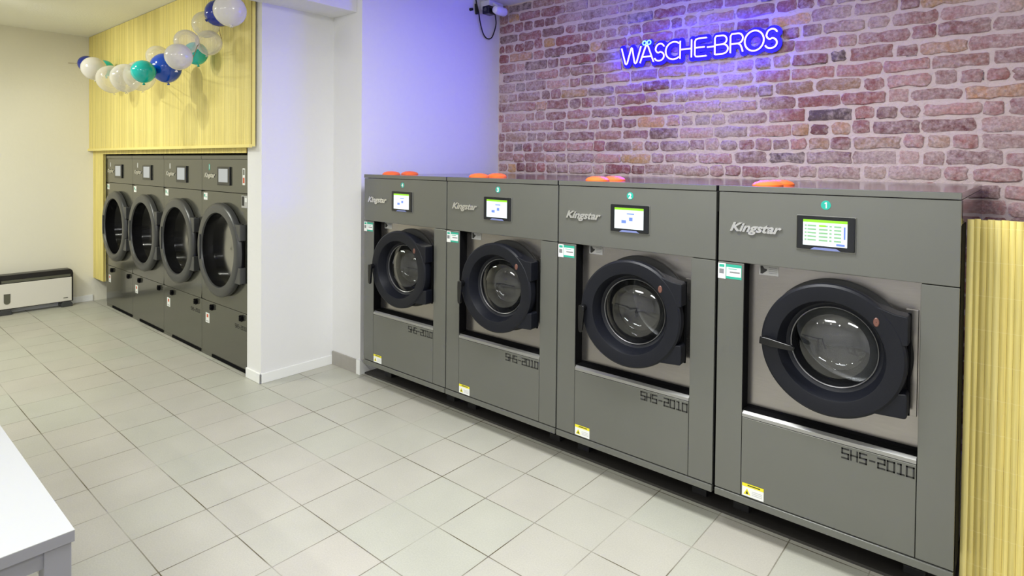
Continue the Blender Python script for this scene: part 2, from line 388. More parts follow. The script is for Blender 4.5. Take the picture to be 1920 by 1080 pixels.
# bamboo matting
def canes(mb, x0, x1, z0, z1, y, per, depth, cols, jit=.1, hz=0, seg=4):
    x = x0
    while x < x1-1e-4:
        w_ = per*random.uniform(1-jit, 1+jit); xe = min(x+w_, x1)
        c = cols[int(random.random()*len(cols))]; g = random.uniform(.95, 1.05); col = tuple(lin(min(255, q*g)) for q in c)+(1,)
        zt = z1+random.uniform(-hz, hz); n = len(mb.v); vs = []
        for k in range(seg+1):
            t = k/seg; px = x+(xe-x)*t; py = y-depth*math.sin(PI*t)**.7
            vs += [(px, py, z0), (px, py, zt)]
        fs = [(2*k, 2*k+2, 2*k+3, 2*k+1) for k in range(seg)]+[tuple(range(1, 2*seg+2, 2))]
        mb.add(vs, fs); mb.c += [col]*len(vs); x = xe
    # backing
    n = len(mb.v); mb.box(x0, x1, y-.0005, y+.006, z0, z1-hz); mb.c += [(lin(150), lin(128), lin(60), 1)]*8
YEL = [(234, 217, 130), (226, 207, 122), (240, 224, 144), (217, 196, 110), (230, 213, 130)]
YEL2 = [(240, 224, 136), (238, 221, 133), (243, 227, 141), (233, 216, 128)]
mb = MB(); mb.c = []; canes(mb, 3.877, 6.48, 0, 1.406, 2.205, .0195, .006, YEL, .12, .002)
bs = thing('bamboo_screen', 'yellow split bamboo screen beside the rightmost washing machine', 'screen', (0, 0, 0))
mb.build('cane_matting', 'bamboo_cane', bs, smooth=True)
MB().box(3.877, 6.48, 2.212, 2.24, 0, 1.396).build('backing_board', 'seam_black', bs)
up_ = thing('bamboo_cladding', 'upper yellow bamboo wall panel above the row of dryers', 'wall panel', (0, 0, 0))
mb = MB(); mb.c = []; canes(mb, XW, -.185, 1.715, 2.962, 1.47, .0135, .0014, YEL2, .1)
mb.build('cane_matting', 'bamboo_mat', up_, smooth=True)
mat('trim_yellow', rgb(238, 222, 136), .5)
MB().box(XW, -.185, 1.476, 1.50, 1.70, 2.962).build('backing_board', 'trim_yellow', up_)
MB().box(XW, -.185, 1.455, 1.478, 1.692, 1.716).build('bottom_trim', 'trim_yellow', up_, bevel=.002)
lo_ = thing('bamboo_cladding', 'narrow yellow bamboo board left of the dryers, under the upper panel', 'wall panel', (0, 0, 0))
mb = MB(); mb.c = []; canes(mb, XW, -3.64, .26, 1.70, 1.508, .0135, .0014, YEL2, .1); canes(mb, -3.64, -.335, 1.655, 1.70, 1.508, .0135, .0014, YEL2, .1)
mb.build('cane_matting', 'bamboo_mat', lo_, smooth=True)
MB().box(XW, -3.645, 1.514, 1.53, .26, 1.70).build('backing_board', 'trim_yellow', lo_)

# ------------------------------------------------------------------ washing machines
WW = .826
GL = {'S': [[(1, 1), (0, 1), (0, .5), (1, .5), (1, 0), (0, 0)]], 'H': [[(0, 0), (0, 1)], [(1, 0), (1, 1)], [(0, .5), (1, .5)]],
      '-': [[(.15, .5), (.85, .5)]], '2': [[(0, 1), (1, 1), (1, .5), (0, .5), (0, 0), (1, 0)]], '0': [[(0, 0), (0, 1), (1, 1), (1, 0), (0, 0)]],
      '1': [[(.15, 1), (.55, 1), (.55, 0)], [(.1, 0), (1, 0)]]}
def stroke_text(mb, txt, x, z, w_, h_, gap, th, y0, y1):
    for ch in txt:
        for pl in GL[ch]:
            for (ax, az), (bx, bz) in zip(pl, pl[1:]):
                X0, X1 = sorted((x+ax*w_, x+bx*w_)); Z0, Z1 = sorted((z+az*h_, z+bz*h_))
                mb.box(X0-th/2, X1+th/2, y0, y1, Z0-th/2, Z1+th/2)
        x += w_+gap
    return mb
UC, ZC = .442, .915
MS, MZ = 1.0407, -.0647
def make_washer(num, label, loc, ajar, handle_down, screen):
    t = thing('washing_machine', label, 'washing machine', loc, 0, 'large grey washing machines along the brick wall')
    t.scale = (MS, MS, MS)
    D = 1.49; g = .0025
    MB().box(g, .012, .03, D, .205, 1.487).box(WW-.012, WW-g, .03, D, .205, 1.487).box(g, WW-g, D-.01, D, .205, 1.487).box(g, WW-g, .03, D, .205, .22).build('cabinet', 'machine_side', t)
    MB().box(g, WW-g, -.003, D, 1.488, 1.512).build('top_plate', ['machine_grey'], t, bevel=.002).data.materials[0] = MATS['machine_top']
    o = MB().box(g, WW-g, -.0035, .004, 1.489, 1.5115).build('top_edge_strip', 'machine_grey', t, bevel=.001)
    MB().box(g, WW-g, 0, .06, 1.196, 1.486).build('header_panel', 'machine_grey', t, bevel=.0025)
    MB().box(g, .1105, 0, .06, .238, 1.193).build('side_panel', 'machine_grey', t, bevel=.002)
    MB().box(.7155, WW-g, 0, .06, .238, 1.193).build('side_panel', 'machine_grey', t, bevel=.002)
    MB().box(.1125, .7135, 0, .06, .238, .562).build('lower_panel', 'machine_grey', t, bevel=.002)
    MB().prismx([(0, .564), (.012, .564), (.06, .566), (.06, .583), (.012, .587), (0, .578)], .1125, .7135).build('sill', 'edge_steel', t, bevel=.001)
    MB().box(.1125, .7135, .0135, .06, .5865, .588).build('sill_gasket', 'seam_black', t)
    MB().box(g, WW-g, -.004, .03, .205, .234).build('bottom_rail', 'machine_grey', t, bevel=.003)
    MB().box(.004, WW-.004, .06, .064, .206, .60).box(.004, .10, .06, .064, .2, 1.19).box(.72, WW-.004, .06, .064, .2, 1.19).box(.004, WW-.004, .06, .064, 1.19, 1.486).build('inner_frame', 'seam_black', t)
    # recessed stainless front with round opening
    MB().box(WW-g-.001, WW-.0005, .012, .21, .21, 1.40).build('side_strip', 'seam_black', t)  # black strip along the cabinet side, in front of the bamboo screen
    n = 64; r = .17; mb = MB(); vs = []; x0, x1, z0, z1, y = .1, .7245, .588, 1.2, .062
    for k in range(n):
        a = 2*PI*(k+.5)/n; vs.append((UC+r*math.cos(a), y, ZC+r*math.sin(a)))
    for k in range(n):
        a = 2*PI*(k+.5)/n; c, s_ = math.cos(a), math.sin(a)
        tx = ((x1-UC) if c > 0 else (x0-UC))/c if abs(c) > 1e-6 else 1e9
        tz = ((z1-ZC) if s_ > 0 else (z0-ZC))/s_ if abs(s_) > 1e-6 else 1e9
        q = min(abs(tx), abs(tz)); vs.append((UC+q*c, y, ZC+q*s_))
    mb.add(vs, [(k, (k+1) % n, (k+1) % n+n, k+n) for k in range(n)]).build('inner_front', 'brushed_steel', t)
    MB().box(.1105, .1125, .004, .06, .59, 1.193).build('recess_edge', 'seam_black', t)
    MB().lathe([(.172, .12), (.235, .125), (.24, .42), (.22, .43), (0.001, .44)], UC, 0, ZC).build('drum', 'drum_steel', t, smooth=True)
    MB().lathe([(.17, .0625), (.166, .08), (.160, .12), (.175, .125)], UC, 0, ZC).build('gasket', 'gasket_grey', t, smooth=True)
    rb = MB().lathe([(.205, .0615), (.251, .0615), (.252, .054), (.246, .050), (.206, .050)], UC, 0, ZC, closed=True).build('door_seal', 'rubber_black', t, smooth=True)
    # door: origin on the hinge axis
    hx, hy = .245, .03
    prof = [(.152, .040), (.150, .022), (.154, .016), (.166, .010), (.180, -.042), (.183, -.0485), (.188, -.050), (.236, -.050), (.244, -.043), (.246, -.030), (.243, -.004), (.232, .002), (.225, .040)]
    mbd = MB().lathe(prof, -hx, -hy, 0, 96, closed=True)
    d = mbd.build('door', 'navy_black', t, smooth=True, loc=(UC+hx, hy, ZC), rot=(0, 0, math.radians(ajar)))
    d['label'] = 'dark navy round porthole door'
    up_pts = [(-.120, .196), (-.04, .170), (-.004, .166), (0, .160), (0, .066), (-.03, .060), (-.075, .06), (-.10, .12)]
    dn_pts = [(-.135, -.185), (-.12, -.196), (-.006, -.190), (0, -.183), (0, -.108), (-.006, -.102), (-.05, -.11), (-.1, -.14)]
    MB().prism(up_pts, -.078, 0).build('hinge_block', 'navy_black', d, bevel=.004)
    MB().prism(dn_pts, -.072, 0).build('hinge_block', 'navy_black', d, bevel=.004)
    MB().tube([(-.004, -.012, -.192), (-.004, -.012, .168)], .006, 12).build('hinge_pin', 'seam_black', d, smooth=True)
    MB().lathe([(.151, .020), (.147, .032), (.14, .05), (.128, .085), (.112, .11), (.08, .122), (.001, .126)], -hx, -hy, 0, 64).build('glass_bowl', 'washer_glass', d, smooth='all')
    MB().lathe([(.1495, .018), (.135, .004), (.11, -.0085), (.08, -.018), (.04, -.0245), (.001, -.0265)], -hx, -hy, 0, 64).build('cover_glass', 'cover_glass', d, smooth='all')
    MB().lathe([(.153, .018), (.151, .0145), (.148, .016), (.147, .020), (.150, .024)], -hx, -hy, 0, 64, closed=True).build('glass_rim', 'rim_steel', d, smooth=True)
    MB().lathe([(.001, -.0525), (.008, -.0525), (.0095, -.0505), (.0095, -.045)], 0, 0, 0, 24).build('brand_badge', 'mark_brown', d, smooth=True, loc=(-hx+.150, -hy, .133), scale=(1, 1, 1.7))['label'] = 'small brown oval badge'
    # handle
    mh = MB().lathe([(.001, -.028), (.012, -.028), (.016, -.024), (.016, .004)], 0, 0, 0, 24)
    mh.prism([(-.014, -.014), (.02, -.015), (.10, -.010), (.112, -.006), (.114, .004), (.105, .010), (.02, .015), (-.014, .014)], -.03, -.014)
    h = mh.build('handle', 'gloss_black', d, loc=(-hx-.226, -hy-.052, 0), rot=(0, math.radians(92 if handle_down else 5), 0), bevel=.003, smooth=True)
    # hinge plate fixed to the steel front
    MB().box(UC+.225, UC+.264, .056, .062, ZC-.205, ZC+.175).build('hinge_plate', 'brushed_steel', t, bevel=.002)
    # control screen
    MB().box(.309, .516, -.004, .004, 1.273, 1.4085).build('screen_frame', 'machine_grey', t, bevel=.003)['label'] = 'thin grey screen surround'
    MB().box(.312, .513, -.010, .0, 1.279, 1.407).build('touchscreen', 'screen_bezel', t, bevel=.004)
    md = MB(); y = -.0106; a0, a1, b0, b1 = .336, .488, 1.295, 1.393
    md.m = 0; md.box(a0, a1, y, y+.002, b0, b1)
    md.m = 1; md.box(a0, a1 if screen else a1-.0, y-.0004, y+.001, b1-.010, b1)
    if screen:
        for i in range(5):
            z = b1-.023-i*.0135
            md.m = 2
            for (p, q) in ((.006, .013), (.016, .046), (.056, .086), (.092, .100), (.108, .132)): md.box(a0+p, a0+q, y-.0004, y+.001, z-.003, z+.003)
        md.m = 1; md.box(a0+.056, a0+.080, y-.0006, y+.001, b1-.026, b1-.019)
        md.m = 3; md.box(a1-.012, a1-.006, y-.0004, y+.001, b0+.030, b1-.022); md.box(a1-.036, a1-.008, y-.0004, y+.001, b0+.004, b0+.012)
    else:
        md.m = 4; md.box(a0+.038, a0+.062, y-.0004, y+.001, b0+.026, b0+.040); md.box(a0+.078, a0+.096, y-.0004, y+.001, b0+.038, b0+.054); md.box(a0+.066, a0+.104, y-.0004, y+.001, b1-.030, b1-.025)
    dis = md.build('display', ['display_white', 'display_green', 'display_row', 'display_blue', 'display_blue'], t)
    dis['label'] = 'lit white display with green bar'
    MB().prism([(.362, 1.2795), (.466, 1.2795), (.452, 1.2885), (.376, 1.2885)], -.0108, -.009).build('screen_trim', 'screen_rim', t)
    # numbered disc
    nd = MB().lathe([(.001, -.0012), (.017, -.0012), (.0175, 0)], .412, 0, 1.449, 32).build('number_disc', 'disc_teal', t)
    tm, wd = text_mb(str(num), .032, bold=.0012, ext=.0003); nd['label'] = 'teal disc with white number %d' % num
    if num == 1:
        tm = MB().prism([(.0048, 0), (.0085, 0), (.0085, .0225), (.0052, .0225), (.0008, .0190), (.0008, .0155), (.0048, .0180)], -.0003, .0003); wd = .010
    shift(tm, .412-wd/2, -.0016, 1.4378).build('number', 'sticker_white', nd)
    # raised emblem
    e = logo_mb(.205, .0035); shift(e, .052, -.004, 1.327).build('emblem', 'emblem_chrome', t)['label'] = 'raised chrome lettering'
    # stickers
    st = MB(); st.m = 1; st.box(.036, .101, -.0008, .001, 1.124, 1.184); st.m = 0; st.box(.038, .099, -.0011, .001, 1.134, 1.172); st.box(.003, .035, -.0016, .001, 1.122, 1.186)
    st.m = 1; st.box(.046, .082, -.0013, .001, 1.164, 1.167); st.box(.008, .030, -.0019, .001, 1.170, 1.182); st.m = 2; st.box(.052, .094, -.0013, .001, 1.149, 1.155); st.box(.008, .028, -.0019, .001, 1.143, 1.163)
    st.build('price_sticker', ['sticker_white', 'sticker_teal', 'print_grey'], t)['label'] = 'teal and white sticker'
    st = MB(); st.m = 0; st.box(.152, .228, .0605, .063, 1.147, 1.188)
    st.m = 1; st.prism([(.157, 1.152), (.166, 1.152), (.183, 1.166), (.183, 1.172), (.172, 1.174), (.166, 1.184), (.157, 1.184)], .0600, .0615)
    st.m = 2
    for k in range(4): st.box(.190, .222, .0602, .0615, 1.156+k*.0075, 1.158+k*.0075)
    st.build('safety_label', ['sticker_grey', 'print_black', 'print_grey'], t)['label'] = 'grey and black safety label'
    st = MB(); st.m = 0; st.box(.118, .204, -.0008, .001, .242, .294); st.m = 1; st.box(.118, .204, -.0012, .001, .281, .294)
    st.prism([(.124, .249), (.152, .249), (.138, .274)], -.0012, 0); st.m = 2; st.prism([(.133, .252), (.143, .252), (.138, .266)], -.0015, 0); st.box(.14, .19, -.0015, .001, .286, .290)
    st.m = 3
    for k in range(3): st.box(.158, .198, -.0012, .001, .252+k*.007, .254+k*.007)
    st.build('warning_label', ['sticker_white', 'sticker_yellow', 'print_black', 'sticker_grey'], t)['label'] = 'white and yellow warning label'
    stroke_text(MB(), 'SHS-2010', .483, .515, .0205, .034, .0085, .0052, -.0012, .001).build('model_lettering', 'print_black', t)
    for y in (.10, .26):
        MB().lathe([(.001, .024), (.03, .022), (.05, .015), (.060, .006), (.060, 0)], .168, y, 1.512, 40, 'z').build('filler_cap', 'orange_plastic', t, smooth=True)['label'] = 'orange domed cap'
    for x in (.055, WW-.13):
        for yy in (.205, 1.36):
            f = MB().box(x-.035, x+.035, yy-.035, yy+.035, .0745, .105).box(x-.02, x+.02, yy-.02, yy+.02, .105, .21)
            f.build('foot', 'rubber_black', t, bevel=.003)
    return t
def logo_mb(width, ext):
    tm, wd = text_mb('Kingstar', .06, bold=.0022, shear=.36, ext=ext, width=width)
    tm.v = [(x, y, z*.82) for x, y, z in tm.v]
    return tm
CH = {1: 'beside the bamboo screen', 2: 'with its porthole door slightly ajar', 3: 'third from the bamboo screen', 4: 'next to the white column'}
for num, x0, aj in ((4, .4215, 4.5), (3, 1.2841, 3.5), (2, 2.1469, 5.5), (1, 3.0138, 0)):
    make_washer(num, 'grey front-loading washing machine numbered %d on a teal disc, %s' % (num, CH[num]), (x0, 2.0, MZ), aj, num != 1, num == 1)
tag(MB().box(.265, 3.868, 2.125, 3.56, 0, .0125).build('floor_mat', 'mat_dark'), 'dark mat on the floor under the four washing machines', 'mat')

# ------------------------------------------------------------------ tumble dryers
DW = .82; DC, DZ = .40, .90
def make_dryer(num, label, loc, last):
    t = thing('tumble_dryer', label, 'tumble dryer', loc, 0, 'dark grey tumble dryers under the bamboo panel')
    g = .0015; D = 1.0
    MB().box(g, .01, .03, D, .03, 1.61).box(DW-.01, DW-g, .03, D, .03, 1.61).box(g, DW-g, D-.01, D, .03, 1.61).box(g, DW-g, .03, D, 1.60, 1.612).build('cabinet', 'dryer_grey', t)
    MB().box(g, DW-g, -.006, .05, 1.608, 1.640).build('top_rail', 'dryer_grey', t, bevel=.003)
    MB().box(g, DW-g, 0, .04, 1.352, 1.606).build('header_panel', 'dryer_grey', t, bevel=.002)
    n = 64; r = .30; vs = []; x0, x1, z0, z1, y = g, DW-g, .455, 1.348, 0
    mb = MB()
    for yy in (0, .04):
        for k in range(n):
            a = 2*PI*(k+.5)/n; vs.append((DC+r*math.cos(a), yy, DZ+r*math.sin(a)))
        for k in range(n):
            a = 2*PI*(k+.5)/n; c, s_ = math.cos(a), math.sin(a)
            tx = ((x1-DC) if c > 0 else (x0-DC))/c; tz = ((z1-DZ) if s_ > 0 else (z0-DZ))/s_
            q = min(abs(tx), abs(tz)); vs.append((DC+q*c, yy, DZ+q*s_))
    fs = [(k, (k+1) % n, (k+1) % n+n, k+n) for k in range(n)]+[(k+2*n, k+3*n, (k+1) % n+3*n, (k+1) % n+2*n) for k in range(n)]
    fs += [(k, k+2*n, (k+1) % n+2*n, (k+1) % n) for k in range(n)]+[(k+n, (k+1) % n+n, (k+1) % n+3*n, k+3*n) for k in range(n)]
    mb.add(vs, fs).build('front_panel', 'dryer_grey', t)
    MB().box(g, DW-g, 0, .04, .045, .451).build('lower_panel', 'dryer_grey', t, bevel=.002)
    MB().box(g, DW-g, .004, .04, .001, .043).build('kick_rail', 'dryer_grey', t)
    MB().box(.19, .80-.005, -.001, .006, .008, .030).build('kick_slot', 'seam_black', t)
    # door
    hx = .352
    prof = [(.285, .13), (.283, .02), (.286, -.045), (.292, -.055), (.344, -.058), (.361, -.050), (.368, -.038), (.366, -.012), (.345, -.006), (.335, -.001), (.31, .03), (.30, .13)]
    d = MB().lathe(prof, -hx, 0, 0, 96, closed=True).build('door', 'door_grey', t, smooth=True, loc=(DC+hx, 0, DZ))
    MB().lathe([(.2835, .128), (.2815, .02), (.2845, -.044)], -hx, 0, 0, 96).build('door_well', 'gloss_black', d, smooth=True)
    MB().lathe([(.284, .040), (.25, .044), (.001, .052)], -hx, 0, 0, 64).build('door_glass', 'dryer_glass', d, smooth='all')
    for s_ in (1, -1):
        pts = [(-.10, .10), (.022, .10), (.026, .106), (.026, .216), (.02, .222), (-.11, .222)]
        if s_ < 0: pts = [(x, -z) for x, z in pts[::-1]]
        MB().prism(pts, -.048, -.001).build('hinge_block', 'door_grey', d, bevel=.004)
    MB().tube([(.012, -.02, -.225), (.012, -.02, .225)], .008, 10).build('hinge_pin', 'seam_black', d, smooth=True)
    MB().prism([(-.012, -.10), (.012, -.10), (.014, .10), (-.014, .10)], -.008, .0).build('door_grip', 'door_grey', d, loc=(-hx-.305, -.056, .0), bevel=.003)
    MB().lathe([(.30, .131), (.32, .14), (.33, .7), (.001, .72)], DC, 0, DZ).build('drum', 'drum_steel', t, smooth=True)
    # controls
    MB().box(.305, .525, -.012, .0, 1.404, 1.548).build('control_screen', 'screen_bezel', t, bevel=.004)
    MB().box(.337, .493, -.0135, -.01, 1.428, 1.532).build('display', 'display_dim', t)['label'] = 'pale grey display'
    e = logo_mb(.2, .002); shift(e, .055, -.003, 1.462).build('emblem', 'emblem_chrome', t)['label'] = 'raised chrome lettering'
    nd = MB().box(.130, .152, -.001, .001, 1.520, 1.568).build('number_plate', 'disc_teal' if last else 'sticker_grey', t)
    MB().box(.138, .144, -.0014, 0, 1.53, 1.56).build('numeral', 'sticker_white', nd)
    st = MB(); st.m = 0; st.box(.035, .105, -.001, .001, 1.276, 1.334); st.m = 1; st.box(.04, .062, -.0014, .001, 1.30, 1.322); st.box(.068, .10, -.0014, .001, 1.296, 1.302)
    st.build('price_sticker', ['sticker_white', 'sticker_teal'], t)
    st = MB(); st.m = 0; st.box(.075, .145, -.001, .001, .272, .352); st.m = 1; st.box(.095, .125, -.0014, .001, .315, .34); st.m = 2; st.box(.09, .13, -.0014, .001, .283, .288)
    st.build('warning_label', ['sticker_white', 'sticker_red', 'print_grey'], t)['label'] = 'white label with orange mark'
    for x in (.205, .715):
        k = MB().lathe([(.001, -.022), (.012, -.022), (.014, -.004), (.024, -.002), (.024, 0)], x, 0, .412, 20)
        for q in range(4):
            a = PI/4+q*PI/2; k.prism([(x+.026*math.cos(a+.25*i)+0, .412+.026*math.sin(a+.25*i)) for i in (-1, 1)]+[(x, .412)], -.018, -.004)
        k.build('latch_knob', 'seam_black', t)
    mo = MB(); stroke_text(mo, 'SHS-2010', .60, .325, .016, .026, .0075, .004, -.0008, .001)
    if num < 2: mo.build('model_lettering', 'print_black', t)
    if last:
        st = MB(); st.m = 0; st.box(.715, .755, -.001, .001, 1.415, 1.54); st.m = 1; st.box(.722, .748, -.0015, .001, 1.49, 1.532); st.m = 2; st.box(.722, .748, -.0015, .001, 1.43, 1.47)
        st.build('certificate_label', ['sticker_white', 'machine_grey', 'sticker_red'], t)
        st = MB(); st.m = 0; st.box(.70, .79, -.001, .001, 1.245, 1.335); st.m = 1; st.box(.705, .745, -.0015, .001, 1.26, 1.33); st.m = 2; st.box(.752, .785, -.0015, .001, 1.29, 1.32)
        st.build('safety_label', ['sticker_grey', 'print_black', 'sticker_white'], t)
    return t
DN = ['rightmost of the four, against the white pillar', 'second from the white pillar', 'third from the white pillar', 'leftmost of the four, against the bamboo board']
for i in range(4):
    make_dryer(i, 'dark grey tumble dryer, '+DN[i], (-1.155-i*DW, 1.53, 0), i == 0)

# ------------------------------------------------------------------ neon sign
ns = thing('neon_sign', 'glowing blue-violet neon lettering mounted on the brick wall', 'sign', (0, 0, 0))
NY = 3.565; NZ0, NZ1 = 2.383, 2.512
def arc(cx, cz, rx, rz, a0, a1, n=14): return [(cx+rx*math.cos(math.radians(a0+(a1-a0)*i/n)), cz+rz*math.sin(math.radians(a0+(a1-a0)*i/n))) for i in range(n+1)]
NG = {
 'W': ([[(0, 1), (.18, .18), (.2, .06), (.25, 0), (.3, .06), (.5, .95), (.52, .97), (.55, .95), (.68, .06), (.72, 0), (.78, .05), (1, 1)]], 1.600, 1.770),
 'A': ([[(0, 0), (.40, .93), (.47, 1.0), (.53, 1.0), (.60, .93), (1, 0)], [(.16, .34), (.84, .34)]], 1.763, 1.877),
 'S': ([arc(.55, .74, .42, .26, 20, 180, 12)+arc(.45, .74, .35, .26, 182, 262, 5)+arc(.5, .27, .45, .26, 82, -90, 12)+arc(.45, .27, .45, .26, -92, -160, 5)], 1.885, 1.967),
 'C': ([arc(.58, .5, .58, .5, 52, 308, 24)], 1.977, 2.088),
 'H': ([[(0, 0), (0, 1)], [(1, 0), (1, 1)], [(0, .5), (1, .5)]], 2.092, 2.180),
 'E': ([[(1, 1), (.25, 1), (.08, .97), (0, .85), (0, .12), (.08, .02), (.25, 0), (1, 0)], [(0, .5), (.85, .5)]], 2.206, 2.292),
 '-': ([[(0, .46), (1, .46)]], 2.298, 2.346),
 'B': ([[(0, 0), (0, .9), (.08, 1)]+arc(.55, .76, .35, .24, 90, -90, 10)+[(.05, .52)], [(.55, .52)]+arc(.6, .26, .4, .26, 90, -90, 10)+[(.08, 0), (0, .03)]], 2.354, 2.448),
 'R': ([[(0, 0), (0, .88), (.1, 1)]+arc(.6, .73, .4, .27, 90, -90, 10)+[(.1, .46)], [(.6, .46), (.8, .38), (.92, .2), (1, 0)]], 2.465, 2.551),
 'O': ([arc(.5, .5, .5, .5, 90, 450, 32)], 2.564, 2.691),
 'Z': ([arc(.55, .74, .42, .26, 20, 180, 12)+arc(.45, .74, .35, .26, 182, 262, 5)+arc(.5, .27, .45, .26, 82, -90, 12)+arc(.45, .27, .45, .26, -92, -160, 5)], 2.699, 2.780)}
for ch, (pls, a, b) in NG.items():
    mb = MB(); hb = MB()
    for pl in pls:
        P = [(a+(b-a)*px, NY, NZ0+(NZ1-NZ0)*(pz if ch != 'O' else pz*1.06-.03)) for px, pz in pl]
        mb.tube(P, .0056, 8); hb.tube([(x, y+.009, z) for x, y, z in P], .0045, 6)
    L = mb.build('letter', 'neon_tube', ns, smooth='all'); hb.build('letter_backing', 'neon_housing', L, smooth='all')
    hm = MB()
    cxs = sorted({round(p[0], 2) for pl in pls for p in pl})
    p0 = pls[0][0]; p1 = pls[0][-1]
    for p in (p0, p1):
        X = a+(b-a)*p[0]; Z = NZ0+(NZ1-NZ0)*p[1]; hm.box(X-.003, X+.003, NY+.008, YB+.002, Z-.003, Z+.003)
    hm.build('mounting_clip', 'neon_housing', L)
for cx in (1.800, 1.838):
    mb = MB(); mb.tube([(cx+.015*math.cos(2*PI*k/20), NY, NZ1+.021+.015*math.sin(2*PI*k/20)) for k in range(20)], .0045, 8, closed=True)
    q = mb.build('umlaut_ring', 'neon_ring', ns, smooth='all'); q['label'] = 'pale turquoise ring'
    MB().box(cx-.002, cx+.002, NY, YB+.002, NZ1+.005, NZ1+.009).build('mounting_clip', 'neon_housing', q)

mat('neon_halo_board', rgb(36, 0, 225), .6)
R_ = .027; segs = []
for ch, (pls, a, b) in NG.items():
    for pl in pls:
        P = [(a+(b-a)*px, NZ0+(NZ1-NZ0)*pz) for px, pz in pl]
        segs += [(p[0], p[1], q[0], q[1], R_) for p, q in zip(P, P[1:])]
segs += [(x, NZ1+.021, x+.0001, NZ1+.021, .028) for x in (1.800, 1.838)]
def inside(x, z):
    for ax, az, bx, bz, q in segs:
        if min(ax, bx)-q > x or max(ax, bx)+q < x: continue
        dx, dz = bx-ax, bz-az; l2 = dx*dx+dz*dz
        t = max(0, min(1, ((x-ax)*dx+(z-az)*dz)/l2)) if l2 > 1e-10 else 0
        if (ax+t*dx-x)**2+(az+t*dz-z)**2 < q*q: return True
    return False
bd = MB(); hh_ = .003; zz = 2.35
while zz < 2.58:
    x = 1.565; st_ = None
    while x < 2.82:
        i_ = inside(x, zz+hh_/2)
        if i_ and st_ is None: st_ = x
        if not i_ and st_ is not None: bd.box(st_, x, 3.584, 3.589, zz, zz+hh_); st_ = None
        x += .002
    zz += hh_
bd.build('backing_board', 'neon_halo_board', ns)['label'] = 'deep blue board added to colour in the halo of the letters'  # board added behind the letters, their blue halo put into its colour
hm = MB()
for x, z in ((1.63, 2.40), (1.73, 2.40), (2.095, 2.50), (2.095, 2.39), (2.18, 2.50), (2.36, 2.50), (2.36, 2.39), (2.74, 2.39), (2.74, 2.505)):
    if True: hm.box(x-.004, x+.004, 3.588, YB+.002, z-.004, z+.004)
hm.build('standoff', 'neon_housing', ns)
# ------------------------------------------------------------------ security camera in the corner
sc_ = thing('security_camera', 'small white security camera with looping cable in the ceiling corner', 'camera', (.25, 3.45, 3.065))
MB().box(.0, .11, -.09, .10, -.075, -.001).build('junction_box', 'camera_white', sc_, bevel=.006)
MB().lathe([(.001, -.11), (.03, -.10), (.038, -.07), (.040, .02), (.032, .035), (.001, .04)], .215, -.03, -.115, 24, 'y').build('housing', 'camera_white', sc_, smooth=True)
MB().box(.085, .165, -.155, -.06, -.142, -.070).build('camera_head', 'gloss_black', sc_, bevel=.008)
MB().lathe([(.001, -.162), (.014, -.162), (.018, -.156), (.018, -.15)], .125, 0, -.106, 20).build('lens', 'door_grey', sc_, smooth=True)
MB().tube([(.15, -.05, -.07), (.18, -.03, -.10)], .018, 10).tube([(.1, -.03, -.02), (.16, -.03, -.06)], .012, 10).build('arm', 'camera_white', sc_, smooth=True)
cp = [(.012, -.16, -.002), (.016, -.15, -.05), (.02, -.13, -.12), (.02, -.11, -.2), (.02, -.07, -.29), (.02, -.02, -.325), (.02, .04, -.31), (.02, .08, -.24), (.03, .09, -.17), (.05, .06, -.12), (.1, .0, -.11), (.16, -.03, -.10)]
def smooth_path(P, k=5):
    out = []
    for i in range(len(P)-1):
        p0, p1, p2, p3 = [Vector(P[max(0, min(len(P)-1, j))]) for j in (i-1, i, i+1, i+2)]
        for s in range(k):
            t = s/k; out.append(.5*((2*p1)+(-p0+p2)*t+(2*p0-5*p1+4*p2-p3)*t*t+(-p0+3*p1-3*p2+p3)*t**3))
    return out+[Vector(P[-1])]
MB().tube(smooth_path(cp), .0055, 8).build('cable', 'rubber_black', sc_, smooth='all')
MB().tube([(.012, -.16, -.04), (.014, -.15, -.13)], .012, 8).build('cable_plug', 'rubber_black', sc_, smooth=True)
MB().lathe([(.001, .03), (.012, .028), (.014, 0)], 0, -.22, -.10, 16, 'x').build('wall_knob', 'rubber_black', sc_, smooth=True)

